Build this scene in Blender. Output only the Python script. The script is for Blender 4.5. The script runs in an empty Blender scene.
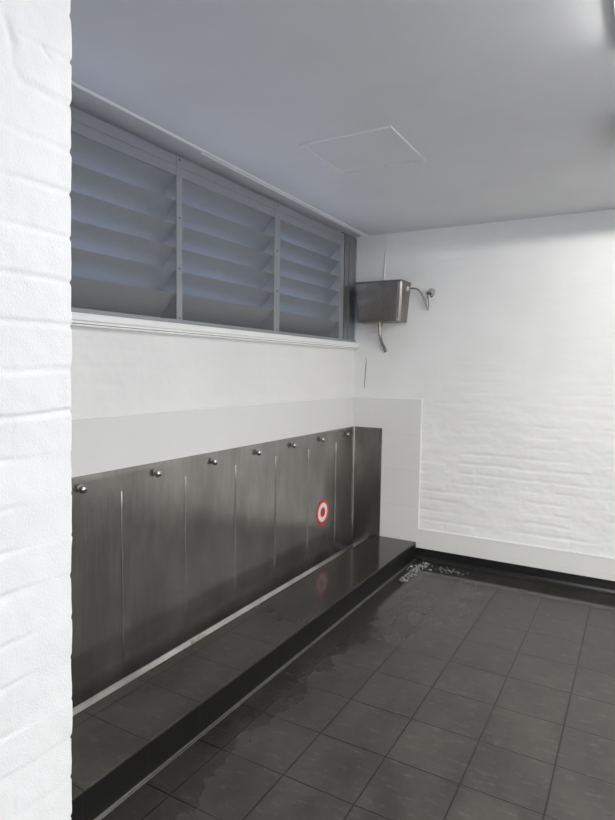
import bpy, bmesh, math, random
import numpy as np
from mathutils import Vector, Matrix
random.seed(7)
C = bpy.context.scene.collection
SC = bpy.context.scene

# ------------------------------------------------------------------ dimensions (metres)
L = 4.707          # far wall
ZC = 2.7525        # ceiling
XR = 3.7           # right wall
YF = -3.0          # wall behind the camera
ZT = 0.1432        # tread height
XT = 0.6075        # tread front
XB = 0.2188        # tread back (edge of the trough)
ZST = 1.0943       # steel top
ZTT = 1.357        # white tile top
Y0 = 0.10          # how far the left wall fittings run behind the near wall

# ------------------------------------------------------------------ material helpers
class NT:
    def __init__(self, name):
        self.m = bpy.data.materials.new(name); self.m.use_nodes = True
        self.t = self.m.node_tree; self.b = self.t.nodes['Principled BSDF']
    def n(self, typ, **kw):
        nd = self.t.nodes.new(typ)
        for k, v in kw.items():
            if k.startswith('i_'):
                nd.inputs[k[2:]].default_value = v
            else: setattr(nd, k, v)
        return nd
    def l(self, a, b): self.t.links.new(a, b)
    def math(self, op, a, b=None, c=None, clamp=False):
        nd = self.t.nodes.new('ShaderNodeMath'); nd.operation = op; nd.use_clamp = clamp
        for i, v in enumerate((a, b, c)):
            if v is None: continue
            if isinstance(v, (int, float)): nd.inputs[i].default_value = v
            else: self.l(v, nd.inputs[i])
        return nd.outputs[0]
    def mix(self, f, a, b):
        nd = self.t.nodes.new('ShaderNodeMix'); nd.data_type = 'RGBA'
        for s, v in ((0, f), (6, a), (7, b)):
            if isinstance(v, (int, float, tuple)): nd.inputs[s].default_value = v
            else: self.l(v, nd.inputs[s])
        return nd.outputs[2]
    def mixf(self, f, a, b):
        nd = self.t.nodes.new('ShaderNodeMix'); nd.data_type = 'FLOAT'
        for s, v in ((0, f), (2, a), (3, b)):
            if isinstance(v, (int, float)): nd.inputs[s].default_value = v
            else: self.l(v, nd.inputs[s])
        return nd.outputs[0]
    def smooth(self, v, a, b, x=0.0, y=1.0):
        nd = self.t.nodes.new('ShaderNodeMapRange'); nd.interpolation_type = 'SMOOTHSTEP'
        self.l(v, nd.inputs[0])
        for i, q in enumerate((a, b, x, y)): nd.inputs[i+1].default_value = q
        return nd.outputs[0]
    def noise(self, scale, detail=3, rough=.5, vec=None, stretch=None):
        nd = self.n('ShaderNodeTexNoise'); nd.inputs['Scale'].default_value = scale
        nd.inputs['Detail'].default_value = detail; nd.inputs['Roughness'].default_value = rough
        v = vec if vec is not None else self.pos()
        if stretch:
            mp = self.n('ShaderNodeMapping'); mp.inputs['Scale'].default_value = stretch
            self.l(v, mp.inputs[0]); v = mp.outputs[0]
        self.l(v, nd.inputs['Vector']); return nd.outputs['Fac']
    def pos(self):
        if not hasattr(self, '_p'): self._p = self.n('ShaderNodeTexCoord').outputs['Object']
        return self._p
    def xyz(self):
        if not hasattr(self, '_x'):
            s = self.n('ShaderNodeSeparateXYZ'); self.l(self.pos(), s.inputs[0]); self._x = s.outputs
        return self._x
    def bump(self, h, strength, dist=.002):
        nd = self.n('ShaderNodeBump'); nd.inputs['Strength'].default_value = strength
        nd.inputs['Distance'].default_value = dist; self.l(h, nd.inputs['Height'])
        self.l(nd.outputs[0], self.b.inputs['Normal']); return nd
    def set(self, **kw):
        for k, v in kw.items():
            i = self.b.inputs[k.replace('_', ' ')]
            if isinstance(v, (int, float)): i.default_value = v
            elif isinstance(v, tuple): i.default_value = v if len(v) == 4 else (*v, 1)
            else: self.l(v, i)
        return self

def simple(name, col, rough=.5, metal=0.0, **kw):
    t = NT(name); t.set(Base_Color=col, Roughness=rough, Metallic=metal, **kw); return t.m

def m_paint(name, col=(.83, .835, .83), rough=.45, s=140, strength=.35, dist=.0015):
    t = NT(name)
    n1 = t.noise(s, 3, .6); n2 = t.noise(2.2, 3)
    t.set(Base_Color=t.mix(t.smooth(n2, .3, .7), (*col, 1), tuple(c*.955 for c in col)+(1,)), Roughness=rough)
    t.bump(n1, strength, dist)
    return t.m

def m_tile_white():
    t = NT('white_glazed_tile')
    n2 = t.noise(1.7, 2)
    x, y, z = t.xyz()
    # joints every .305 below the top edge
    f = t.math('FRACT', t.math('DIVIDE', t.math('SUBTRACT', ZTT + .305*9, z), .305))
    d = t.math('ABSOLUTE', t.math('SUBTRACT', f, .5))
    j = t.smooth(d, .495, .499)
    t.set(Base_Color=t.mix(j, t.mix(n2, (.715, .717, .705, 1), (.755, .757, .745, 1)), (.56, .555, .54, 1)), Roughness=.22)
    t.bump(t.math('MULTIPLY', j, -1.0), .5, .0015)
    return t.m

def m_steel(name='brushed_stainless', base=(.305, .295, .276), r0=.175, r1=.235, stretch=(60, 60, 1.2), wave=.07, smear=.03, metal=.80):
    t = NT(name)
    st = t.noise(3.0, 4, .6, stretch=stretch)
    bl = t.noise(1.5, 2, .5)
    sm = t.noise(4, 2, .5, stretch=(1, 1, .22))
    r = t.mixf(t.smooth(bl, .2, .8), r0, r1)
    r = t.math('ADD', r, t.math('MULTIPLY', t.math('SUBTRACT', st, .5), .02))
    r = t.math('ADD', r, t.math('MULTIPLY', t.math('SUBTRACT', sm, .5), smear), clamp=True)
    c2 = tuple(c*1.22 for c in base); c1 = tuple(c*.80 for c in base)
    smd = t.math('ADD', t.math('MULTIPLY', t.noise(3.1, 5, .62, stretch=(1, 1.3, .6)), .7), t.math('MULTIPLY', st, .3))
    t.set(Base_Color=t.mix(t.smooth(smd, .36, .66), (*c1, 1), (*c2, 1)), Metallic=metal, Roughness=r)
    t.bump(t.noise(2.3, 1, stretch=(1, 1.4, .7)), wave, .02)
    return t.m

def m_slate(name, axis, grid, wet=None):
    """dark slate-look porcelain tile. grid: list of (axis index, origin, pitch)"""
    t = NT(name); x = t.xyz()
    js = None
    rnd = None
    for ax, o, p in grid:
        q = t.math('DIVIDE', t.math('SUBTRACT', x[ax], o - 30*p), p)
        d = t.math('ABSOLUTE', t.math('SUBTRACT', t.math('FRACT', q), .5))
        j = t.smooth(d, .5 - .0040/p, .5 - .0018/p)
        js = j if js is None else t.math('MAXIMUM', js, j)
        fl = t.math('FLOOR', q)
        rnd = t.math('MULTIPLY', fl, 7.31) if rnd is None else t.math('ADD', rnd, t.math('MULTIPLY', fl, 3.77))
    wn = t.n('ShaderNodeTexWhiteNoise', noise_dimensions='1D'); t.l(rnd, wn.inputs['W'])
    cl = t.noise(5.0, 6, .62, stretch=(1, .55, 1))
    vein = t.noise(13, 7, .7, stretch=(1, 2.6, 1))
    fine = t.noise(120, 3, .6)
    c = t.mix(t.smooth(cl, .32, .7), (.034, .032, .0275, 1), (.073, .069, .060, 1))
    c = t.mix(t.math('MULTIPLY', t.smooth(vein, .52, .70), .55), c, (.135, .128, .115, 1))
    c = t.mix(t.math('MULTIPLY', t.smooth(t.noise(26, 6, .7, stretch=(1, 3.2, 1)), .60, .72), .30), c, (.17, .162, .147, 1))
    c = t.mix(t.math('MULTIPLY', wn.outputs['Value'], .22), c, (.045, .043, .040, 1))
    rough = t.mixf(t.smooth(cl, .3, .7), .33, .48)
    hb = t.math('ADD', t.math('MULTIPLY', vein, .5), t.math('MULTIPLY', fine, .22))
    hb = t.math('SUBTRACT', hb, t.math('MULTIPLY', js, 1.2))
    if wet is not None:
        w = wet(t, x)
        c = t.mix(t.math('MULTIPLY', w, .52), c, (.020, .019, .0175, 1))
        rough = t.mixf(w, rough, .10)
        bs = t.mixf(w, .42, .10)
    c = t.mix(js, c, (.007, .0068, .0064, 1))
    t.set(Base_Color=c, Roughness=rough)
    bn = t.bump(hb, .42, .0022)
    if wet is not None: t.l(bs, bn.inputs['Strength'])
    return t.m

def wet_floor(t, x):
    n = t.noise(3.6, 3, .55); n = t.math('SUBTRACT', n, .5)
    n2 = t.math('SUBTRACT', t.noise(17, 4, .6), .5)
    wob = t.math('ADD', t.math('MULTIPLY', n, .34), t.math('MULTIPLY', n2, .07))
    # strip beside the step
    a = t.smooth(t.math('ADD', x[0], wob), .85, .78)
    # gutter by the far wall
    wob2 = t.math('ADD', t.math('MULTIPLY', n, .12), t.math('MULTIPLY', n2, .06))
    b = t.smooth(t.math('ADD', x[1], wob2), 4.36, 4.40)
    # a thin damp film that reaches further out in the far corner
    d = t.math('SQRT', t.math('ADD', t.math('POWER', t.math('SUBTRACT', x[0], .75), 2), t.math('POWER', t.math('MULTIPLY', t.math('SUBTRACT', x[1], 4.0), .55), 2)))
    c = t.math('MULTIPLY', t.smooth(t.math('ADD', d, wob), .62, .50), .45)
    return t.math('MAXIMUM', t.math('MAXIMUM', a, b), c)

def wet_tread(t, x):
    n = t.math('SUBTRACT', t.noise(3.4, 4, .6), .5)
    b = t.math('MULTIPLY', t.smooth(t.math('ADD', x[1], t.math('MULTIPLY', n, 1.2)), 2.4, 3.2), .85)
    return b

M = {}
M['brick'] = m_paint('white_painted_brick')
M['brick_near'] = m_paint('white_painted_brick_near', col=(.80, .80, .785), rough=.5, s=260, strength=.7, dist=.0018)
M['ceil'] = m_paint('ceiling_paint', col=(.755, .755, .75), rough=.55, s=60, strength=.06)
M['plaster'] = m_paint('white_satin_paint', col=(.82, .82, .815), rough=.38, s=70, strength=.15)
M['greywall'] = m_paint('unseen_wall_darkened', col=(.10, .10, .10), rough=.6)  # for the unseen end wall, made dark so the steel reflects dark
M['tile'] = m_tile_white()
M['trimwhite'] = simple('white_trim', (.86, .86, .85), .3)
M['steel'] = m_steel()
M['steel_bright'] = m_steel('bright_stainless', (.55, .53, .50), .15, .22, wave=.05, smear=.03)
M['cistern_steel'] = m_steel('satin_stainless', (.235, .22, .20), .32, .40, wave=.03, smear=.03)
M['end_steel'] = m_steel('stainless_darkened_copy', (.19, .182, .17), .31, .37, smear=.02)  # urinal steel coloured darker to stand in for a dark reflection
M['chrome'] = simple('chrome', (.52, .52, .53), .10, 1.0)
M['dullsteel'] = simple('dull_steel', (.32, .31, .30), .28, 1.0)
M['brass'] = simple('brass', (.36, .30, .21), .38, 1.0)
M['grout_black'] = simple('black_glazed_tile', (.012, .012, .0125), .25)
M['floor'] = m_slate('slate_floor_tile', 2, [(0, 1.055, .3072), (1, 2.174, .3085)], wet_floor)
M['tread'] = m_slate('slate_step_tile', 2, [(1, 1.59, .3065), (0, .292, .62)], wet_tread)
def m_riser():
    t = NT('black_riser_tile'); x = t.xyz()
    d = t.math('ABSOLUTE', t.math('SUBTRACT', t.math('FRACT', t.math('DIVIDE', t.math('SUBTRACT', x[1], 1.59-9.195), .3065)), .5))
    j = t.smooth(d, .489, .496); n = t.noise(9, 4, .6)
    t.set(Base_Color=t.mix(j, t.mix(n, (.0045, .0044, .0043, 1), (.009, .0088, .0085, 1)), (.005, .005, .005, 1)), Roughness=.45, Specular_IOR_Level=.3)
    t.bump(t.math('MULTIPLY', j, -1.0), .4, .002)
    return t.m
M['riser'] = m_riser()
M['louvre'] = simple('grey_powder_coat', (.27, .285, .30), .40, 0.0)
M['blade'] = simple('grey_anodised_blade', (.26, .268, .275), .45, 0.2)
M['panelgrey'] = simple('grey_sheet_metal', (.25, .265, .275), .22, 0.55)
M['mesh'] = simple('insect_wire', (.30, .32, .34), .5, 0.3)
M['red'] = simple('red_vinyl', (.60, .022, .035), .35)
M['white'] = simple('white_vinyl', (.80, .80, .76), .35)
M['hose'] = simple('braided_hose', (.33, .33, .32), .3, .9)
M['paper'] = None
M['dark'] = simple('dark_crack', (.06, .06, .06), .8)
M['foam'] = simple('soap_foam', (.75, .76, .77), .08, 0.0, Transmission_Weight=.75, IOR=1.2)
M['lampbody'] = simple('lamp_body_white', (.62, .64, .66), .4)
M['ground'] = simple('concrete_paving', (.42, .41, .39), .8)

def m_emit(name, col, s):
    t = NT(name); t.set(Base_Color=(.8, .8, .8), Emission_Color=col, Emission_Strength=s); return t.m
M['tube'] = m_emit('fluorescent_tube', (1.0, .98, .95), 370.0)
M['diffuser'] = m_emit('lamp_diffuser', (1.0, .98, .955), 24.0)

def m_paper():
    t = NT('stained_paper_label')
    n = t.noise(60, 4, .7)
    t.set(Base_Color=t.mix(t.smooth(n, .55, .66), (.72, .68, .58, 1), (.16, .12, .08, 1)), Roughness=.6)
    return t.m
M['paper'] = m_paper()

# ------------------------------------------------------------------ mesh helpers
def link(name, bm, mat, parent=None, smooth=False, angle=None):
    me = bpy.data.meshes.new(name); bm.normal_update(); bm.to_mesh(me); bm.free()
    o = bpy.data.objects.new(name, me); C.objects.link(o)
    if mat: me.materials.append(mat)
    if smooth:
        me.polygons.foreach_set('use_smooth', [True]*len(me.polygons))
        if angle: me.set_sharp_from_angle(angle=math.radians(angle))
    if parent: o.parent = parent
    return o

def struct(o): o['kind'] = 'structure'; return o
def tag(o, label, cat, group=None):
    o['label'] = label; o['category'] = cat
    if group: o['group'] = group
    return o
def thing(name, label, cat, loc, group=None):
    o = bpy.data.objects.new(name, None); C.objects.link(o); o.location = loc
    o.empty_display_size = .1
    return tag(o, label, cat, group)

def box(bm, x0, x1, y0, y1, z0, z1, bev=0, seg=2):
    b2 = bmesh.new()
    vs = [b2.verts.new((x, y, z)) for x in (x0, x1) for y in (y0, y1) for z in (z0, z1)]
    for f in ((0,1,3,2),(4,6,7,5),(0,4,5,1),(2,3,7,6),(0,2,6,4),(1,5,7,3)): b2.faces.new([vs[i] for i in f])
    bmesh.ops.recalc_face_normals(b2, faces=b2.faces)
    if bev: bmesh.ops.bevel(b2, geom=b2.edges[:], offset=bev, segments=seg, affect='EDGES', profile=.5)
    merge(bm, b2)
def merge(bm, b2):
    me = bpy.data.meshes.new('tmp'); b2.to_mesh(me); b2.free(); bm.from_mesh(me); bpy.data.meshes.remove(me)
def boxm(*a, **k):
    bm = bmesh.new(); box(bm, *a, **k); return bm

def prism(bm, pts, axis, a, b, bev=0):
    """extrude a closed 2-D outline along an axis"""
    b2 = bmesh.new()
    def P(u, v, w):
        return {0: (w, u, v), 1: (u, w, v), 2: (u, v, w)}[axis]
    r0 = [b2.verts.new(P(u, v, a)) for u, v in pts]; r1 = [b2.verts.new(P(u, v, b)) for u, v in pts]
    n = len(pts)
    for i in range(n): b2.faces.new((r0[i], r0[(i+1) % n], r1[(i+1) % n], r1[i]))
    b2.faces.new(r0[::-1]); b2.faces.new(r1)
    bmesh.ops.recalc_face_normals(b2, faces=b2.faces)
    if bev: bmesh.ops.bevel(b2, geom=b2.edges[:], offset=bev, segments=2, affect='EDGES')
    merge(bm, b2)

def lathe(bm, prof, origin, axis=(1, 0, 0), n=24):
    """prof: list of (distance along axis, radius)"""
    ax = Vector(axis).normalized(); q = Vector((0, 0, 1)).rotation_difference(ax)
    o = Vector(origin); rings = []
    for h, r in prof:
        if r < 1e-6: rings.append([bm.verts.new(o + q @ Vector((0, 0, h)))])
        else: rings.append([bm.verts.new(o + q @ Vector((r*math.cos(2*math.pi*i/n), r*math.sin(2*math.pi*i/n), h))) for i in range(n)])
    for a, b in zip(rings, rings[1:]):
        for i in range(n):
            j = (i+1) % n
            if len(a) == 1 and len(b) == 1: continue
            if len(a) == 1: bm.faces.new((a[0], b[i], b[j]))
            elif len(b) == 1: bm.faces.new((a[i], a[j], b[0]))
            else: bm.faces.new((a[i], a[j], b[j], b[i]))
    for r in (rings[0], rings[-1]):
        if len(r) > 1: bm.faces.new(r)
    bmesh.ops.recalc_face_normals(bm, faces=bm.faces)

def tube(bm, pts, rad, n=12, sub=6):
    """smooth tube through points (Catmull-Rom)"""
    P = [Vector(p) for p in pts]; Q = [P[0]*2-P[1]] + P + [P[-1]*2-P[-2]]; path = []
    for i in range(1, len(Q)-2):
        for k in range(sub):
            t = k/sub; a, b, c, d = Q[i-1:i+3]
            path.append(.5*((2*b)+(c-a)*t+(2*a-5*b+4*c-d)*t*t+(3*b-a-3*c+d)*t**3))
    path.append(P[-1])
    rings = []; up = None
    for i, p in enumerate(path):
        d = (path[min(i+1, len(path)-1)]-path[max(i-1, 0)]).normalized()
        if up is None: up = d.orthogonal().normalized()
        up = (up - d*up.dot(d)).normalized(); s = d.cross(up)
        rings.append([bm.verts.new(p + (up*math.cos(2*math.pi*k/n)+s*math.sin(2*math.pi*k/n))*rad) for k in range(n)])
    for a, b in zip(rings, rings[1:]):
        for k in range(n): bm.faces.new((a[k], a[(k+1) % n], b[(k+1) % n], b[k]))
    bm.faces.new(rings[0][::-1]); bm.faces.new(rings[-1])

def vnoise(u, v, scale, seed):
    """smooth value noise, numpy"""
    r = np.random.RandomState(seed).rand(256, 256)
    a, b = u*scale, v*scale
    i, j = np.floor(a).astype(int), np.floor(b).astype(int); fa, fb = a-i, b-j
    fa = fa*fa*(3-2*fa); fb = fb*fb*(3-2*fb); g = lambda p, q: r[p % 256, q % 256]
    return (g(i, j)*(1-fa)+g(i+1, j)*fa)*(1-fb)+(g(i, j+1)*(1-fa)+g(i+1, j+1)*fa)*fb - .5

def brick_height(u, v, seed, course=.0828, length=.24, v0=.019, joint=.007, depth=.005, rnd=.003, tilt=.02, soft=.011, head=.65, wv=.012, gone=0.0):
    """relief of a painted brick wall: u along the wall, v up"""
    wob = vnoise(u, v, 2.5, seed+5)*wv + vnoise(u, v, 9, seed+4)*wv*.6 + vnoise(u, v, 23, seed+6)*.004
    vv = v - v0 + wob
    row = np.floor(vv/course).astype(int); fv = vv - row*course
    uu = u + np.where(row % 2 == 0, 0, length/2) + vnoise(u, v, 9, seed+8)*.006
    col = np.floor(uu/length).astype(int); fu = uu - col*length
    R = np.random.RandomState(seed)
    t1, t2, t3, t4 = (R.rand(128, 128)-.5 for _ in range(4))
    r = lambda t: t[row % 128, col % 128]
    jd = joint*(1+1.1*r(t4))
    dv = np.minimum(fv, course-fv) - jd/2; du = np.minimum(fu, length-fu) - jd/2
    s = lambda d: np.clip(d/soft, 0, 1)**2*(3-2*np.clip(d/soft, 0, 1))
    m = s(dv)*(1-head+head*s(du))
    fade = .55 + .9*(vnoise(u, v, 1.6, seed+9)+.5)*1.0
    if gone: fade = fade*np.clip((vnoise(u, v, 3.7, seed+12)+.5-gone)*4, 0, 1)
    h = depth*(m-1)*fade*(1+.8*r(t3)) + m*(r(t1)*rnd*2 + r(t2)*tilt*(fv-course/2)*2 + r(t3)*tilt*.4*(fu-length/2))
    h += vnoise(u, v, 14, seed+1)*.0028 + vnoise(u, v, 45, seed+2)*.0012
    return h

def grid_mesh(name, P, mat):
    """P: (n, m, 3) array of points"""
    n, m = P.shape[:2]
    idx = np.arange(n*m).reshape(n, m)
    f = np.stack([idx[:-1, :-1], idx[1:, :-1], idx[1:, 1:], idx[:-1, 1:]], -1).reshape(-1, 4)
    me = bpy.data.meshes.new(name)
    me.vertices.add(n*m); me.vertices.foreach_set('co', P.reshape(-1).astype(np.float32))
    me.loops.add(f.size); me.loops.foreach_set('vertex_index', f.reshape(-1).astype(np.int32))
    me.polygons.add(len(f)); me.polygons.foreach_set('loop_start', np.arange(0, f.size, 4, dtype=np.int32))
    me.update(calc_edges=True); me.validate()
    me.polygons.foreach_set('use_smooth', [True]*len(me.polygons))
    me.materials.append(mat)
    o = bpy.data.objects.new(name, me); C.objects.link(o); return o

# ------------------------------------------------------------------ the room shell
floor = struct(link('floor', boxm(XT, XR, YF, L, -.08, 0), M['floor']))
ceiling = struct(link('ceiling', boxm(-.12, XR+.12, YF-.12, L+.12, ZC, ZC+.12), M['ceil']))

# far wall: painted brick relief
xs = np.arange(-.02, XR+.05, .008); zs = np.arange(-.01, ZC+.01, .007)
X, Z = np.meshgrid(xs, zs, indexing='ij')
low = 1/(1+np.exp((Z-1.25)/.13))
h = brick_height(X, Z, 11, depth=.0030, rnd=.0011, tilt=.030, soft=.017, head=.34, wv=.013, gone=.34) * (.26 + .9*low*(.6+.8*np.clip(vnoise(X, Z, 1.3, 90)+.5, 0, 1)))
h += vnoise(X*.6, Z, 7, 91)*.0038 + (vnoise(X*.45, Z, 21, 92)*.0016 + vnoise(X, Z, 30, 93)*.0010)*(.4+.6*low)
wall_back = struct(grid_mesh('wall_back', np.stack([X, L - h, Z], -1), M['brick']))
struct(link('wall_back_core', boxm(-.12, XR+.12, L+.03, L+.14, -.05, ZC), M['brick'], wall_back))

# left wall under and over the louvres
WX = -.010
bm = bmesh.new()
box(bm, -.12, WX-.012, YF, L+.02, -.08, 1.80); box(bm, -.12, -.115, YF, L+.02, 2.738, ZC); box(bm, -.12, WX, YF, Y0-.02, 1.80, 2.738)
wall_left = struct(link('wall_left', bm, M['plaster']))
ys = np.arange(YF, L+.02, .012); zs = np.arange(1.30, 1.822, .009)
Y, Z = np.meshgrid(ys, zs, indexing='ij')
h = brick_height(Y, Z, 31, depth=.0012, rnd=.0004, tilt=.004, soft=.02) * .7
o = struct(grid_mesh('wall_paint', np.stack([WX + h, Y, Z], -1)[:, ::-1], M['plaster'])); o.parent = wall_left

# white glazed tile band with its bright edge trim
tb = struct(link('trim_1', boxm(-.022, 0, YF, L, ZST-.30, ZTT, bev=.002), M['tile']))
struct(link('edge_trim', boxm(-.004, .0035, YF, L-.01, ZTT-.003, ZTT+.006, bev=.0015), M['trimwhite'], tb))
bm = bmesh.new(); box(bm, 0, .6215, L-.012, L+.02, .06, ZTT, bev=.002)
tp = struct(link('trim_2', bm, M['tile']))
bm = bmesh.new(); box(bm, 0, .6265, L-.015, L-.002, ZTT-.003, ZTT+.006, bev=.0015); box(bm, .6185, .6275, L-.015, L-.002, .26, ZTT+.006, bev=.0015)
struct(link('edge_trim', bm, M['trimwhite'], tp))
# skirting on the far wall: white course over a black coved course
sk = struct(link('baseboard_back', boxm(.62, XR, L-.012, L+.02, .0962, .26, bev=.002), M['tile']))
struct(link('edge_trim', boxm(.6275, XR, L-.016, L-.002, .2565, .2655, bev=.0015), M['trimwhite'], sk))
bm = bmesh.new()
prism(bm, [(L+.01, -.02), (L-.014, -.02), (L-.030, .001), (L-.018, .012), (L-.014, .03), (L-.014, .0955), (L+.01, .0955)], 0, XT, XR)
struct(link('baseboard_cove', bm, M['grout_black'], sk))

# right wall with a doorway; unseen end wall with an opening added for light
bm = bmesh.new()
D0, D1, DZ = -0.2, 2.9, 2.2
box(bm, XR, XR+.12, YF, D0, -.08, ZC); box(bm, XR, XR+.12, D1, L+.1, -.08, ZC); box(bm, XR, XR+.12, D0, D1, DZ, ZC)
struct(link('wall_right', bm, M['plaster']))
bm = bmesh.new()
box(bm, -.12, 1.7, YF-.12, YF, -.08, ZC); box(bm, 3.6, XR+.12, YF-.12, YF, -.08, ZC); box(bm, 1.7, 3.6, YF-.12, YF, 2.2, ZC)  # opening put in to send daylight onto the far wall
struct(link('wall_front', bm, M['greywall']))
struct(link('ground', boxm(-9, 12, -10, 12, -.2, -.085), M['ground']))

# near privacy wall at the left of the view: painted brick, with its rough end
NX, NTH = 1.24, .112
zs = np.arange(-.005, ZC+.008, .0034); ye = np.arange(.42, .7601, .0034)
prof = [(0, y) for y in ye[:-1]]            # along the face
nf = len(prof)
cr = .0055
arc = [(a, None) for a in np.linspace(0, math.pi/2, 5)]
xe = np.arange(.006, NTH, .0034)
rows = []
Zg = zs
lean = .7400 + .0155*zs
U = np.concatenate([ye[:-1]-ye[-1], np.zeros(5), xe])
def prof_h(u, z): return brick_height(u, z*1.0, 53, v0=.847-.0828*10, depth=.0021, rnd=.0008, tilt=.008, soft=.007, joint=.004, head=.10, wv=.016, gone=.30) + vnoise(u+3, z, 11, 96)*.0035 + vnoise(u+1, z, 38, 97)*.0012
pts = np.zeros((len(zs), nf+5+len(xe), 3))
edge_notch = brick_height(np.full_like(zs, .06), zs, 53, v0=.847-.0828*10, depth=.0034, rnd=.0008, tilt=.010, soft=.005, joint=.003)
for k, (dx, y) in enumerate(prof):
    u = y - ye[-1]
    hh = prof_h(np.full_like(zs, u), zs)
    pts[:, k] = np.stack([NX + hh, lean + u - cr + edge_notch*0, zs], -1)
hcor = prof_h(np.zeros_like(zs), zs)
for k in range(5):
    a = k/4*math.pi/2
    pts[:, nf+k] = np.stack([NX + hcor - cr + cr*math.cos(a) + 0*zs, lean - cr + cr*math.sin(a) + edge_notch*math.sin(a), zs], -1)
for k, x in enumerate(xe):
    hh = edge_notch if k == 0 else brick_height(np.full_like(zs, x+.06), zs, 53, v0=.847-.0828*10, depth=.0034, rnd=.0008, tilt=.010, soft=.005, joint=.003)
    pts[:, nf+5+k] = np.stack([np.full_like(zs, NX - x - .0), lean + hh, zs], -1)
# old gouges and a filled crack high on the face
def seg_dist(y, z, pl):
    d = np.full(y.shape, 9.0)
    for (a, b), (c, e) in zip(pl, pl[1:]):
        vy, vz = c-a, e-b; t = np.clip(((y-a)*vy+(z-b)*vz)/(vy*vy+vz*vz), 0, 1)
        d = np.minimum(d, np.hypot(y-a-t*vy, z-b-t*vz))
    return d
Fy, Fz = pts[:, :nf, 1], pts[:, :nf, 2]
jit = vnoise(Fy, Fz, 70, 131)*.006
d = seg_dist(Fy, Fz, [(.640, 2.184), (.649, 2.165), (.650, 2.139), (.651, 2.115), (.668, 2.094), (.703, 2.091), (.758, 2.088)]) + jit
pts[:, :nf, 0] -= .0026*np.exp(-(d/.0055)**2)*(.55+.9*(vnoise(Fy, Fz, 25, 132)+.3))
pts[:, :nf, 0] -= .0042*np.exp(-((np.hypot(Fy-.651, (Fz-2.160)*.7)+jit)/.010)**2)
d = seg_dist(Fy, Fz, [(.711, 2.173), (.714, 2.166), (.724, 2.160)]) + jit*.6
pts[:, :nf, 0] -= .0034*np.exp(-(d/.0036)**2)
wall_near = struct(grid_mesh('wall_near', pts[:, ::-1], M['brick_near']))
bm = bmesh.new(); box(bm, NX-NTH, NX-.002, YF, .425, -.05, ZC); box(bm, NX-NTH, NX-.012, .42, .70, -.05, ZC)
struct(link('wall_core', bm, M['brick_near'], wall_near))

# ------------------------------------------------------------------ tiled step in front of the urinal
bm = bmesh.new(); box(bm, XB, XT, YF, L-.012, .0, ZT, bev=.0015)
step = struct(link('floor_step', bm, M['tread']))
struct(link('riser', boxm(XT-.004, XT+.0025, YF, L-.013, .0, ZT-.0105), M['riser'], step))
# stainless angle where the riser meets the floor
bm = bmesh.new()
prism(bm, [(XT+.002, -.004), (XT+.017, -.004), (XT+.017, .0025), (XT+.0162, .0034), (XT+.0150, .0034), (XT+.0142, .0018), (XT+.0062, .0018), (XT+.0055, .0060), (XT+.0045, .0068), (XT+.002, .0068)], 1, YF, L-.03)
struct(link('trim_3', bm, M['dullsteel'], None, True, 40))

# ------------------------------------------------------------------ the urinal
ur = thing('urinal', 'long wall-hung stainless steel trough urinal with ribbed back panel above the dark tiled step', 'urinal', (0, 2.4, 0))
def U(name, bm, mat, **k):
    o = link(name, bm, mat, None, **k); o.parent = par[0]; o.matrix_parent_inverse = Matrix.Translation(-Vector(par[0].location)); return o
par = [ur]
SX = .010
bm = bmesh.new()
# back sheet: slight waviness, folded top edge
ny, nz = 150, 40
ysu = np.linspace(Y0, L-.02, ny); zsu = np.linspace(.026, ZST-.003, nz)
rng = []
for j in range(ny):
    col = []
    for k in range(nz):
        w = .0012*float(vnoise(np.array([ysu[j]]), np.array([zsu[k]]), 2.1, 77)[0]) * min(1, (nz-1-k)/4)
        col.append(bm.verts.new((SX+w, ysu[j], zsu[k])))
    for zz, xx in ((ZST-.0008, SX-.0012), (ZST, SX-.004), (ZST, -.004)): col.append(bm.verts.new((xx, ysu[j], zz)))
    rng.append(col)
for a, b in zip(rng, rng[1:]):
    for k in range(len(a)-1): bm.faces.new((a[k], a[k+1], b[k+1], b[k])[::-1])
bmesh.ops.recalc_face_normals(bm, faces=bm.faces)
for f in bm.faces:
    if f.normal.x < -.5: f.normal_flip()
U('back_panel', bm, M['steel'], smooth=True, angle=50)
# end panel on the far wall
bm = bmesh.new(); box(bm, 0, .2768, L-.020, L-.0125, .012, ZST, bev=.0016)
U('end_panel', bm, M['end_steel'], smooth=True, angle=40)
# coved weld in the corner
bm = bmesh.new()
pr = [(SX-.002, L-.018), (SX-.002, L-.034)] + [(SX+.013-.013*math.cos(a), L-.033+.013*math.sin(a)) for a in np.linspace(0, math.pi/2, 6)] + [(SX+.014, L-.018)]
prism(bm, pr, 2, .03, ZST-.001)
U('corner_weld', bm, M['steel'], smooth=True, angle=40)
# trough: sloping splash fillet and floor
bm = bmesh.new()
prof = [(SX-.002, .028), (SX+.0015, .0265), (SX+.006, .022), (.060, -.030), (.075, -.036), (.14, -.038), (XB-.012, -.034), (XB+.004, -.02), (XB+.004, -.06), (SX-.002, -.06)]
prism(bm, prof, 1, Y0, L-.013)
U('trough', bm, M['steel_bright'], smooth=True, angle=30)
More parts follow.
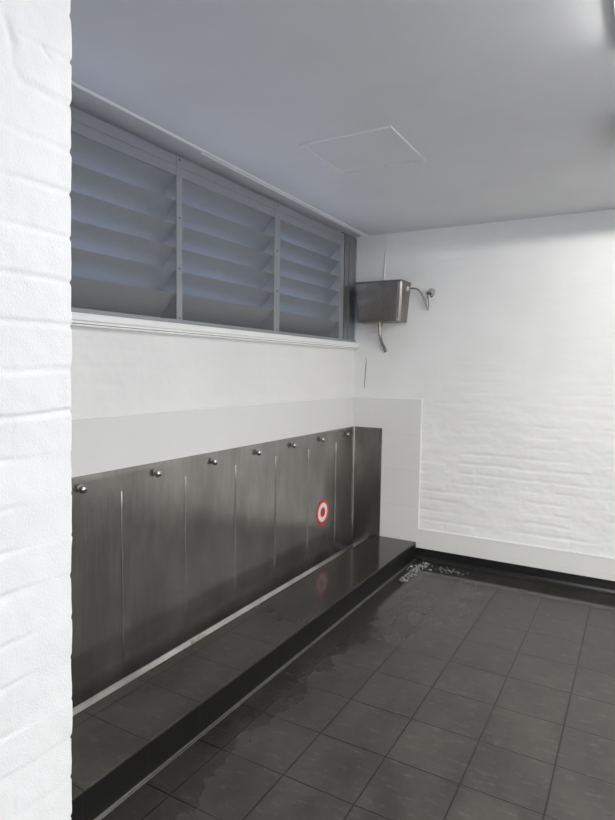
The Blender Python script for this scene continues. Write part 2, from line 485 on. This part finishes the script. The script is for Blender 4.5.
# pressed vertical ribs
rib_y = [2.014 + .4660*k for k in range(-4, 6)]
def rib_bm(y, z0, z1, w=.0074, hgt=.0052):
    bm = bmesh.new(); rings = []
    for z, s in [(z0-.006, .05), (z0-.003, .6), (z0+.003, 1), *[(z0+(z1-z0)*t, 1) for t in np.linspace(.1, .9, 12)], (z1-.003, 1), (z1+.003, .6), (z1+.006, .05)]:
        yy = y + .0016*math.sin(z*5+y*3)
        rings.append([bm.verts.new((SX-.0012 + (hgt*s+.0012)*math.cos(a)**.8, yy + w*(.4+.6*s)*math.sin(a), z)) for a in np.linspace(-math.pi/2*.999, math.pi/2*.999, 9)])
    for a, b in zip(rings, rings[1:]):
        for k in range(8): bm.faces.new((a[k], a[k+1], b[k+1], b[k]))
    return bm
for k, y in enumerate(rib_y):
    if y < Y0+.1: continue
    U('rib', rib_bm(y, .066 + .012*(k % 2), .984), M['steel'], smooth=True)
# flush spreaders: neck with a domed cap
def spreader(y, z):
    bm = bmesh.new()
    lathe(bm, [(-.004, .0155), (.003, .0155), (.0045, .013), (.006, .0095), (.016, .0100), (.016, .0150), (.0185, .0165), (.021, .0165)], (SX, y, z), (1, 0, 0), 24)
    s = U('spreader', bm, M['dullsteel'], smooth=True, angle=40)
    bm = bmesh.new()
    lathe(bm, [(.018, .0170), (.0205, .0198)] + [(.0215+.0160*math.sin(a), .0200*math.cos(a)) for a in np.linspace(0, math.pi/2, 8)], (SX, y, z), (1, 0, -.12), 28)
    c = link('spreader_cap', bm, M['chrome'], None, True, 50)
    c.parent = s; c.matrix_parent_inverse = Matrix.Translation(-Vector(ur.location)); c.matrix_parent_inverse = (Matrix.Translation(Vector((0, 0, 0))))
    return s, c
for y in (1.768, 2.243, 2.712, 3.176, 3.625, 4.071, 4.522):
    spreader(y, 1.042)

# target sticker on the back panel
st = thing('sticker', 'round red and white bullseye sticker on the stainless urinal back', 'sticker', (SX+.0012, 4.121, .438))
def ring(r0, r1, x):
    bm = bmesh.new(); n = 64
    def c(r, xx): return [bm.verts.new((xx, r*math.cos(2*math.pi*i/n), r*math.sin(2*math.pi*i/n))) for i in range(n)]
    o_, of = c(r1, x-.0004), c(r1, x)
    if r0 > 0:
        inn = c(r0, x)
        for i in range(n): bm.faces.new((of[i], of[(i+1) % n], inn[(i+1) % n], inn[i]))
    else: bm.faces.new(of)
    for i in range(n): bm.faces.new((o_[i], o_[(i+1) % n], of[(i+1) % n], of[i]))
    bmesh.ops.recalc_face_normals(bm, faces=bm.faces)
    return bm
for nm, r0, r1, m in (('outer_ring', .078, .104, 'red'), ('middle_ring', .040, .078, 'white'), ('centre_dot', 0, .040, 'red')):
    o = link(nm, ring(r0, r1, .0006), M[m], st)
    o['label'] = {'outer_ring': 'red outer ring', 'middle_ring': 'white middle ring', 'centre_dot': 'red centre dot'}[nm]

# torn label stuck over the trough lip
bm = bmesh.new(); n = 16; rows = []
for j in range(n):
    y = 2.515 + .115*j/(n-1)
    r = []
    for k in range(5):
        t = k/4; jag = .004*math.sin(j*2.3)+.003*math.sin(j*5.1)
        r.append(bm.verts.new((.0185 + (.022+jag)*t, y + .004*math.sin(k*2+j), .0215 - .021*t + .0018*math.sin(j*1.1+k))))
    rows.append(r)
for a, b in zip(rows, rows[1:]):
    for k in range(4): bm.faces.new((a[k], a[k+1], b[k+1], b[k]))
o = link('paper_label', bm, M['paper'], None, True)
md = o.modifiers.new('thick', 'SOLIDIFY'); md.thickness = .0012; md.offset = 1
tag(o, 'small torn and stained label stuck on the steel trough lip', 'label')

# ------------------------------------------------------------------ louvre window
win = bpy.data.objects.new('window_1', None); C.objects.link(win); struct(win); win.location = (0, Y0, 1.83)
def W(name, bm, mat, p=None, **k):
    o = link(name, bm, mat, None, **k); o.parent = p or win
    o.matrix_parent_inverse = Matrix.Translation(-Vector(win.location)) if not p else Matrix.Identity(4)
    return o
ZS = 1.839
bm = bmesh.new()
box(bm, -.030, .001, Y0, 4.438, 2.6695, 2.724, bev=.001); box(bm, -.165, -.031, Y0, 4.438, 2.714, 2.724)      # flashing strip against the ceiling
box(bm, -.035, .002, Y0, 4.3715, 2.618, 2.668, bev=.0015)        # head rail
box(bm, -.20, .003, Y0, 4.694, 1.826, 1.856, bev=.0015); box(bm, -.20, -.150, Y0, 4.694, 1.85, 1.878, bev=.0015)         # bottom rail
box(bm, -.20, .002, 4.372, 4.442, 1.85, 2.668, bev=.0015)       # right stile
box(bm, -.20, -.004, 4.678, 4.700, 1.83, 2.735, bev=.001)       # end angle
box(bm, -.20, -.1655, Y0, 4.7, 2.62, ZC-.001)
W('window_frame', bm, M['louvre'])
bm = bmesh.new(); box(bm, -.030, -.010, 4.430, 4.690, 1.85, 2.74); box(bm, -.012, -.004, 4.470, 4.478, 1.85, 2.66); box(bm, -.012, -.005, 4.560, 4.567, 1.85, 2.69)
W('blanking_panel', bm, M['panelgrey'])
mull = ((2.414, 2.460), (3.377, 3.447))
for a, b in mull:
    mu = W('mullion', boxm(-.200, .004, a, b, 1.85, 2.7235, bev=.0015), M['louvre'])
    bm = bmesh.new()
    for z in (1.865, 2.13, 2.40, 2.705):
        lathe(bm, [(0, .0052), (.0015, .005), (.0025, .003), (.0026, 0)], (.004, (a+b)/2, z), (1, 0, 0), 12)
    sc = link('screw', bm, M['dark'], None, True, 40); sc.parent = mu; sc.matrix_parent_inverse = Matrix.Identity(4)
def blade_bm(y0, y1, zt, zo):
    prof = []
    n = 12; x0, z0, x1, z1 = -.014, zt, -.137, zt-zo
    top, bot = [], []
    for i in range(n+1):
        t = i/n
        x = x0+(x1-x0)*t; z = z0+(z1-z0)*t
        bow = .010*math.sin(math.pi*t)
        nx, nz = .64, -.77                          # inward-down normal
        bot.append((x+nx*bow, z+nz*bow)); top.append((x+nx*(bow-.003), z+nz*(bow-.003)))
    lip = [(x0+.001, z0+.002), (x0-.001, z0+.003)]
    bm = bmesh.new(); prism(bm, bot[::-1]+lip+top, 1, y0, y1)
    return bm
bays = ((Y0+.02, 2.414), (2.460, 3.377), (3.447, 4.372))
tops = [2.612 - .1235*k for k in range(6)]
for a, b in bays:
    for k, zt in enumerate(tops):
        W('louvre_blade', blade_bm(a, b, zt+.004 if k == 0 else zt, .141 if k == 5 else .121), M['blade'], smooth=True, angle=35)
    bm = bmesh.new(); s = .0125; w = .00032
    y = a+s/2
    while y < b: box(bm, -.0085-w, -.0085+w, y-w, y+w, 1.85, 2.63); y += s
    z = 1.86
    while z < 2.63: box(bm, -.0085-w, -.0085+w, a, b, z-w, z+w); z += s
    W('insect_screen', bm, M['mesh'])
# white sill with grooves
bm = bmesh.new()
prism(bm, [(-.02, 1.775), (.028, 1.775), (.028, 1.783), (.031, 1.784), (.031, 1.794), (.029, 1.7955), (.031, 1.797), (.036, 1.802), (.036, 1.829), (.033, 1.8325), (-.02, 1.836)], 1, Y0, L-.001)
W('window_sill', bm, M['trimwhite'])
bm = bmesh.new(); box(bm, .029, .0315, Y0, L-.002, 1.7835, 1.7865)
W('sill_groove', bm, M['panelgrey'])

# ------------------------------------------------------------------ ceiling strip, hatch
def line_x(y): return .131 + (.094-.131)*(y-1.656)/(4.707-1.656)
bm = bmesh.new()
def slab(bm, pts, z0, z1): prism(bm, pts, 2, z0, z1)
slab(bm, [(-.03, YF), (line_x(YF), YF), (line_x(L), L), (-.03, L)], ZC-.003, ZC+.002)
cs = struct(link('trim_4', bm, M['ceil']))
bm = bmesh.new()
for off, ya in ((0.0, YF), (-.026, 2.5)):
    rs = [[bm.verts.new((line_x(y)+off+dx, y, z)) for dx, z in ((-.001, ZC+.001), (-.001, ZC-.0085), (.001, ZC-.0090), (.0085, ZC-.0035), (.0085, ZC+.001))] for y in (ya, L-.001)]
    for k in range(5): bm.faces.new((rs[0][k], rs[0][(k+1) % 5], rs[1][(k+1) % 5], rs[1][k]))
    bm.faces.new(rs[0][::-1]); bm.faces.new(rs[1])
bmesh.ops.recalc_face_normals(bm, faces=bm.faces)
struct(link('bead', bm, M['trimwhite'], cs))

ht = thing('ceiling_hatch', 'square white access hatch set in the ceiling', 'hatch', (.868, 2.91, ZC))
bm = bmesh.new(); hx0, hx1, hy0, hy1, hw = .612, 1.122, 2.658, 3.172, .022
for a in ((hx0, hx1, hy0, hy0+hw), (hx0, hx1, hy1-hw, hy1), (hx0, hx0+hw, hy0+hw, hy1-hw), (hx1-hw, hx1, hy0+hw, hy1-hw)):
    box(bm, *a, ZC-.008, ZC+.002, bev=.0015)
par = [ht]; U('hatch_frame', bm, M['ceil'])
U('hatch_panel', boxm(hx0+hw+.004, hx1-hw-.004, hy0+hw+.004, hy1-hw-.004, ZC-.004, ZC+.002), M['ceil'])

# ------------------------------------------------------------------ cistern
cz0, cz1 = 1.998, 2.328
ct = thing('cistern', 'tapered stainless steel flushing cistern high on the white corner wall', 'cistern', (.26, L, cz0)); par = [ct]
bm = bmesh.new()
def tub(bm, rows, mat=None):
    pass
def rrect(x0, x1, y0, y1, z, r, n=6):
    """rounded front corners, square at the wall"""
    out = [(x0, y1, z)]
    for a in np.linspace(math.pi, 1.5*math.pi, n): out.append((x0+r+r*math.cos(a), y0+r+r*math.sin(a), z))
    for a in np.linspace(1.5*math.pi, 2*math.pi, n): out.append((x1-r+r*math.cos(a), y0+r+r*math.sin(a), z))
    out.append((x1, y1, z)); return out
TOP = (.078, .498, L-.212, L-.001); BOT = (.082, .470, L-.165, L-.001)
rings = []
for t in np.linspace(0, 1, 6):
    a = [BOT[i]+(TOP[i]-BOT[i])*t for i in range(4)]
    rings.append([bm.verts.new(p) for p in rrect(*a, cz0+(cz1-.012-cz0)*t, .014)])
n = len(rings[0])
for a, b in zip(rings, rings[1:]):
    for i in range(n): bm.faces.new((a[i], a[(i+1) % n], b[(i+1) % n], b[i]))
bm.faces.new(rings[0][::-1]); bm.faces.new(rings[-1])
bmesh.ops.recalc_face_normals(bm, faces=bm.faces)
U('cistern_body', bm, M['cistern_steel'], smooth=True, angle=35)
bm = bmesh.new()
a = (TOP[0]-.004, TOP[1]+.004, TOP[2]-.004, TOP[3]); rs = []
for z, s in ((cz1-.016, 0), (cz1-.003, 0), (cz1, .003)):
    rs.append([bm.verts.new(p) for p in rrect(a[0]+s, a[1]-s, a[2]+s, a[3], z, .016)])
for p, q in zip(rs, rs[1:]):
    for i in range(n): bm.faces.new((p[i], p[(i+1) % n], q[(i+1) % n], q[i]))
bm.faces.new(rs[0][::-1]); bm.faces.new(rs[-1]); bmesh.ops.recalc_face_normals(bm, faces=bm.faces)
U('cistern_lid', bm, M['cistern_steel'], smooth=True, angle=35)
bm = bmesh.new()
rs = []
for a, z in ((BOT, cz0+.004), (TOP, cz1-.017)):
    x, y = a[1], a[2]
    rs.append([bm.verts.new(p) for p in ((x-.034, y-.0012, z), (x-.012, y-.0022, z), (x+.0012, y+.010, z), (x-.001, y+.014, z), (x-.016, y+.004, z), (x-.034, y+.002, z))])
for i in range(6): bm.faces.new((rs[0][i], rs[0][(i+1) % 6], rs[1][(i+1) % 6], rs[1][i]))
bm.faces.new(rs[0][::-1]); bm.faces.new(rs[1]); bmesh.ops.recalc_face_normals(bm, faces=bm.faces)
U('corner_highlight_strip', bm, M['steel_bright'])['label'] = 'pale added strip in place of the corner reflection'  # brighter steel laid on the edge stands in for its reflected highlight
bm = bmesh.new(); lathe(bm, [(0, .030), (.006, .030), (.006, .022), (.030, .022), (.030, .017), (.042, .017)], (.262, L-.085, cz0+.001), (0, 0, -1), 8)
U('outlet_nut', bm, M['brass'])
bm = bmesh.new(); lathe(bm, [(0, .022), (.008, .022), (.008, .012), (.012, .012)], (.125, L-.095, cz0+.001), (0, 0, -1), 8)
U('overflow_plug', bm, M['brass'])
bm = bmesh.new()
tube(bm, [(.262, L-.085, cz0-.035), (.262, L-.085, cz0-.075), (.264, L-.080, cz0-.115), (.270, L-.055, cz0-.165), (.280, L-.024, cz0-.205), (.287, L-.004, cz0-.244)], .0135, 14)
U('flush_pipe', bm, M['dullsteel'], smooth=True, angle=60)
bm = bmesh.new(); lathe(bm, [(0, .020), (.010, .020), (.012, .013), (.020, .013)], (.492, L-.075, 2.270), (1, 0, .0), 8)
U('inlet_nut', bm, M['white'])
VX, VZ = .682, 2.226
# stop valve on the wall
sv = thing('stop_valve', 'small chrome stop valve on the white brick wall right of the cistern', 'valve', (VX, L, VZ)); par = [sv]
bm = bmesh.new()
tube(bm, [(.5135, L-.075, 2.270), (.545, L-.072, 2.272), (.585, L-.068, 2.258), (.618, L-.060, 2.215), (.648, L-.050, 2.145), (.662, L-.046, 2.103), (.669, L-.045, 2.103), (.671, L-.045, 2.140), (.669, L-.045, 2.190)], .0068, 10, 8)
U('inlet_hose', bm, M['hose'], smooth=True, angle=60)
bm = bmesh.new()
lathe(bm, [(-.003, .030), (.004, .030), (.008, .024), (.010, .014), (.060, .013), (.060, .016), (.064, .016), (.064, .0)], (VX-.012, L, VZ), (0, -1, 0), 24)
lathe(bm, [(0, .010), (.022, .010), (.022, .013), (.040, .013), (.040, .0)], (VX-.013, L-.045, VZ), (0, 0, -1), 16)
U('valve_body', bm, M['chrome'], smooth=True, angle=40)
bm = bmesh.new()
lathe(bm, [(0, .011), (.012, .011), (.014, .024), (.018, .030), (.032, .031), (.040, .026), (.043, .012), (.043, 0)], (VX-.005, L-.045, VZ+.006), (.85, -.5, .12), 10)
U('valve_handle', bm, M['chrome'], smooth=True, angle=30)

# thin white conduit above the cistern
bm = bmesh.new()
tube(bm, [(.272, L-.006, ZC), (.270, L-.006, 2.62), (.264, L-.006, 2.56), (.266, L-.006, 2.50), (.258, L-.006, 2.42), (.254, L-.007, 2.32)], .0050, 8)
tag(link('cable', bm, M['brick'], None, True), 'thin painted cable running down the white wall above the cistern', 'cable')
# hairline crack in the paint below the cistern
bm = bmesh.new()
pts = [(.107, 1.70), (.108, 1.655), (.104, 1.61), (.102, 1.555), (.098, 1.50), (.095, 1.44)]
ws = [.001, .002, .0022, .0018, .0024, .001]
prev = None
for (x, z), w in zip(pts, ws):
    cur = [bm.verts.new((x-w, L-.004, z)), bm.verts.new((x, L-.0062, z)), bm.verts.new((x+w, L-.004, z))]
    if prev:
        for k in range(2): bm.faces.new((prev[k], prev[k+1], cur[k+1], cur[k]))
    prev = cur
cr_ = struct(link('wall_crack', bm, M['dark'], wall_back))

# ------------------------------------------------------------------ soap bubbles on the wet floor by the step
bm = bmesh.new(); R = random.Random(5)
def bub(x, y, r):
    m = Matrix.Translation((x, y, r*.25)) @ Matrix.Diagonal((r, r, r*.8, 1))
    bmesh.ops.create_uvsphere(bm, u_segments=10, v_segments=7, radius=1, matrix=m)
for i in range(150):
    t = R.random(); x = .668 + abs(R.gauss(0, .045)) + .03*t; y = 4.12 + .52*t + R.gauss(0, .02)
    bub(min(x, .86), y, R.uniform(.003, .011)*(1.2 if R.random() < .2 else .8))
for i in range(45):
    bub(.95+R.gauss(0, .09), 4.54+R.gauss(0, .03), R.uniform(.003, .008))
for i in range(22):
    bub(.72+R.gauss(0, .05), 4.45+R.gauss(0, .06), R.uniform(.008, .015))
fo = link('soap_foam', bm, M['foam'], None, True); fo['kind'] = 'stuff'
tag(fo, 'patch of soapy bubbles on the wet floor in the far corner by the step', 'foam')

# ------------------------------------------------------------------ ceiling lights at the right
BX = 2.066
lt = thing('batten_light', 'fluorescent batten light on the ceiling, at the right edge nearer the far wall', 'ceiling light', (2.66, 3.17, ZC)); par = [lt]
bm = bmesh.new()
prism(bm, [(3.12, ZC+.001), (3.12, ZC-.045), (2.95, ZC-.0865), (2.95, ZC-.0845), (3.115, ZC-.052), (3.225, ZC-.052), (3.39, ZC-.0845), (3.39, ZC-.0865), (3.22, ZC-.045), (3.22, ZC+.001)][::-1], 0, BX, BX+1.2)
box(bm, BX-.002, BX+.008, 3.10, 3.24, ZC-.092, ZC+.001, bev=.002); box(bm, BX+1.19, BX+1.202, 3.10, 3.24, ZC-.092, ZC+.001, bev=.002)
U('lamp_body', bm, M['lampbody'])
bm = bmesh.new(); lathe(bm, [(0, .0), (0, .008), (1.18, .008), (1.18, 0)], (BX+.01, 3.17, ZC-.072), (1, 0, 0), 16)
U('tube', bm, M['tube'], smooth=True, angle=50)
l2 = thing('panel_light', 'flat white light panel on the ceiling at the top right corner', 'ceiling light', (2.23, 1.76, ZC)); par = [l2]
bm = bmesh.new()
px0, px1, py0, py1 = 2.078, 2.378, 1.16, 2.38
for a in ((px0, px1, py0, py0+.015), (px0, px1, py1-.015, py1), (px0, px0+.015, py0+.015, py1-.015), (px1-.015, px1, py0+.015, py1-.015)):
    box(bm, *a, ZC-.021, ZC+.001, bev=.002)
box(bm, px0+.01, px1-.01, py0+.01, py1-.01, ZC-.012, ZC+.001)
U('light_frame', bm, M['lampbody'])
U('diffuser', boxm(px0+.05, px1-.05, py0+.05, py1-.05, ZC-.056, ZC-.013, bev=.006), M['diffuser'])

# ------------------------------------------------------------------ daylight
w = bpy.data.worlds.new('World'); SC.world = w; w.use_nodes = True
nt = w.node_tree; bg = nt.nodes['Background']
tc = nt.nodes.new('ShaderNodeTexCoord'); sp = nt.nodes.new('ShaderNodeSeparateXYZ'); rp = nt.nodes.new('ShaderNodeValToRGB')
nt.links.new(tc.outputs['Generated'], sp.inputs[0]); nt.links.new(sp.outputs['Z'], rp.inputs[0]); nt.links.new(rp.outputs[0], bg.inputs[0])
rp.color_ramp.elements[0].position = 0.0; rp.color_ramp.elements[0].color = (.50, .66, 1.0, 1)
rp.color_ramp.elements[1].position = .7; rp.color_ramp.elements[1].color = (.17, .35, 1.0, 1)
bg.inputs[1].default_value = 4.0
# sky strengthened by direction to fill: whiter toward the doors, bluer toward the louvres
def vm(op, a, b):
    n = nt.nodes.new('ShaderNodeVectorMath'); n.operation = op; nt.links.new(a, n.inputs[0]); n.inputs[1].default_value = b; return n
dt = vm('DOT_PRODUCT', tc.outputs['Generated'], (.42, -.89, .16))
mr = nt.nodes.new('ShaderNodeMapRange'); mr.interpolation_type = 'SMOOTHSTEP'; nt.links.new(dt.outputs['Value'], mr.inputs[0])
mr.inputs[1].default_value = -.40; mr.inputs[2].default_value = .22
mx = nt.nodes.new('ShaderNodeMix'); mx.data_type = 'RGBA'; nt.links.new(mr.outputs[0], mx.inputs[0]); nt.links.new(rp.outputs[0], mx.inputs[6]); mx.inputs[7].default_value = (1.0, .985, .955, 1)
nt.links.new(mx.outputs[2], bg.inputs[0])
m2 = nt.nodes.new('ShaderNodeMapRange'); m2.interpolation_type = 'SMOOTHSTEP'; nt.links.new(dt.outputs['Value'], m2.inputs[0])
m2.inputs[1].default_value = .45; m2.inputs[2].default_value = 1.0; m2.inputs[3].default_value = 3.7; m2.inputs[4].default_value = 6.4
m3 = nt.nodes.new('ShaderNodeMapRange'); m3.interpolation_type = 'SMOOTHSTEP'; nt.links.new(dt.outputs['Value'], m3.inputs[0])
m3.inputs[1].default_value = -.6; m3.inputs[2].default_value = -.05; m3.inputs[3].default_value = 3.6; m3.inputs[4].default_value = 0.0
ad = nt.nodes.new('ShaderNodeMath'); ad.operation = 'ADD'; nt.links.new(m2.outputs[0], ad.inputs[0]); nt.links.new(m3.outputs[0], ad.inputs[1])
nt.links.new(ad.outputs[0], bg.inputs[1])
def portal(name, loc, rot, sx, sy):
    d = bpy.data.lights.new(name, 'AREA'); d.shape = 'RECTANGLE'; d.size = sx; d.size_y = sy; d.cycles.is_portal = True
    o = bpy.data.objects.new(name, d); C.objects.link(o); o.location = loc; o.rotation_euler = rot
portal('end_portal', (2.65, YF-.06, 1.1), (math.radians(90), 0, 0), 1.9, 2.2)
portal('door_portal', (XR+.06, (D0+D1)/2, DZ/2), (0, math.radians(90), 0), DZ, D1-D0)

# ------------------------------------------------------------------ camera
f, yaw, pitch, roll, cx = 583.0145, .5187030, -.0708167, .0146722, 2.2071266
fwd = Vector((-math.cos(pitch)*math.sin(yaw), math.cos(pitch)*math.cos(yaw), math.sin(pitch)))
r = fwd.cross(Vector((0, 0, 1))).normalized(); u = r.cross(fwd)
r2 = r*math.cos(roll)+u*math.sin(roll); u2 = -r*math.sin(roll)+u*math.cos(roll)
cd = bpy.data.cameras.new('camera'); co = bpy.data.objects.new('camera', cd); C.objects.link(co)
mw = Matrix((r2, u2, -fwd)).transposed().to_4x4(); mw.translation = (cx, 0, 1.6); co.matrix_world = mw
cd.sensor_fit = 'AUTO'; cd.sensor_width = 36; cd.lens = f/820*36; cd.clip_start = .02
SC.camera = co

SC.view_settings.view_transform = 'Standard'; SC.view_settings.look = 'None'
SC.view_settings.gamma = 1; SC.view_settings.use_curve_mapping = False
SC.view_settings.exposure = -0.16
SC.cycles.use_denoising = True
SC.cycles.max_bounces = 12; SC.cycles.diffuse_bounces = 6
SC.cycles.sample_clamp_indirect = 8
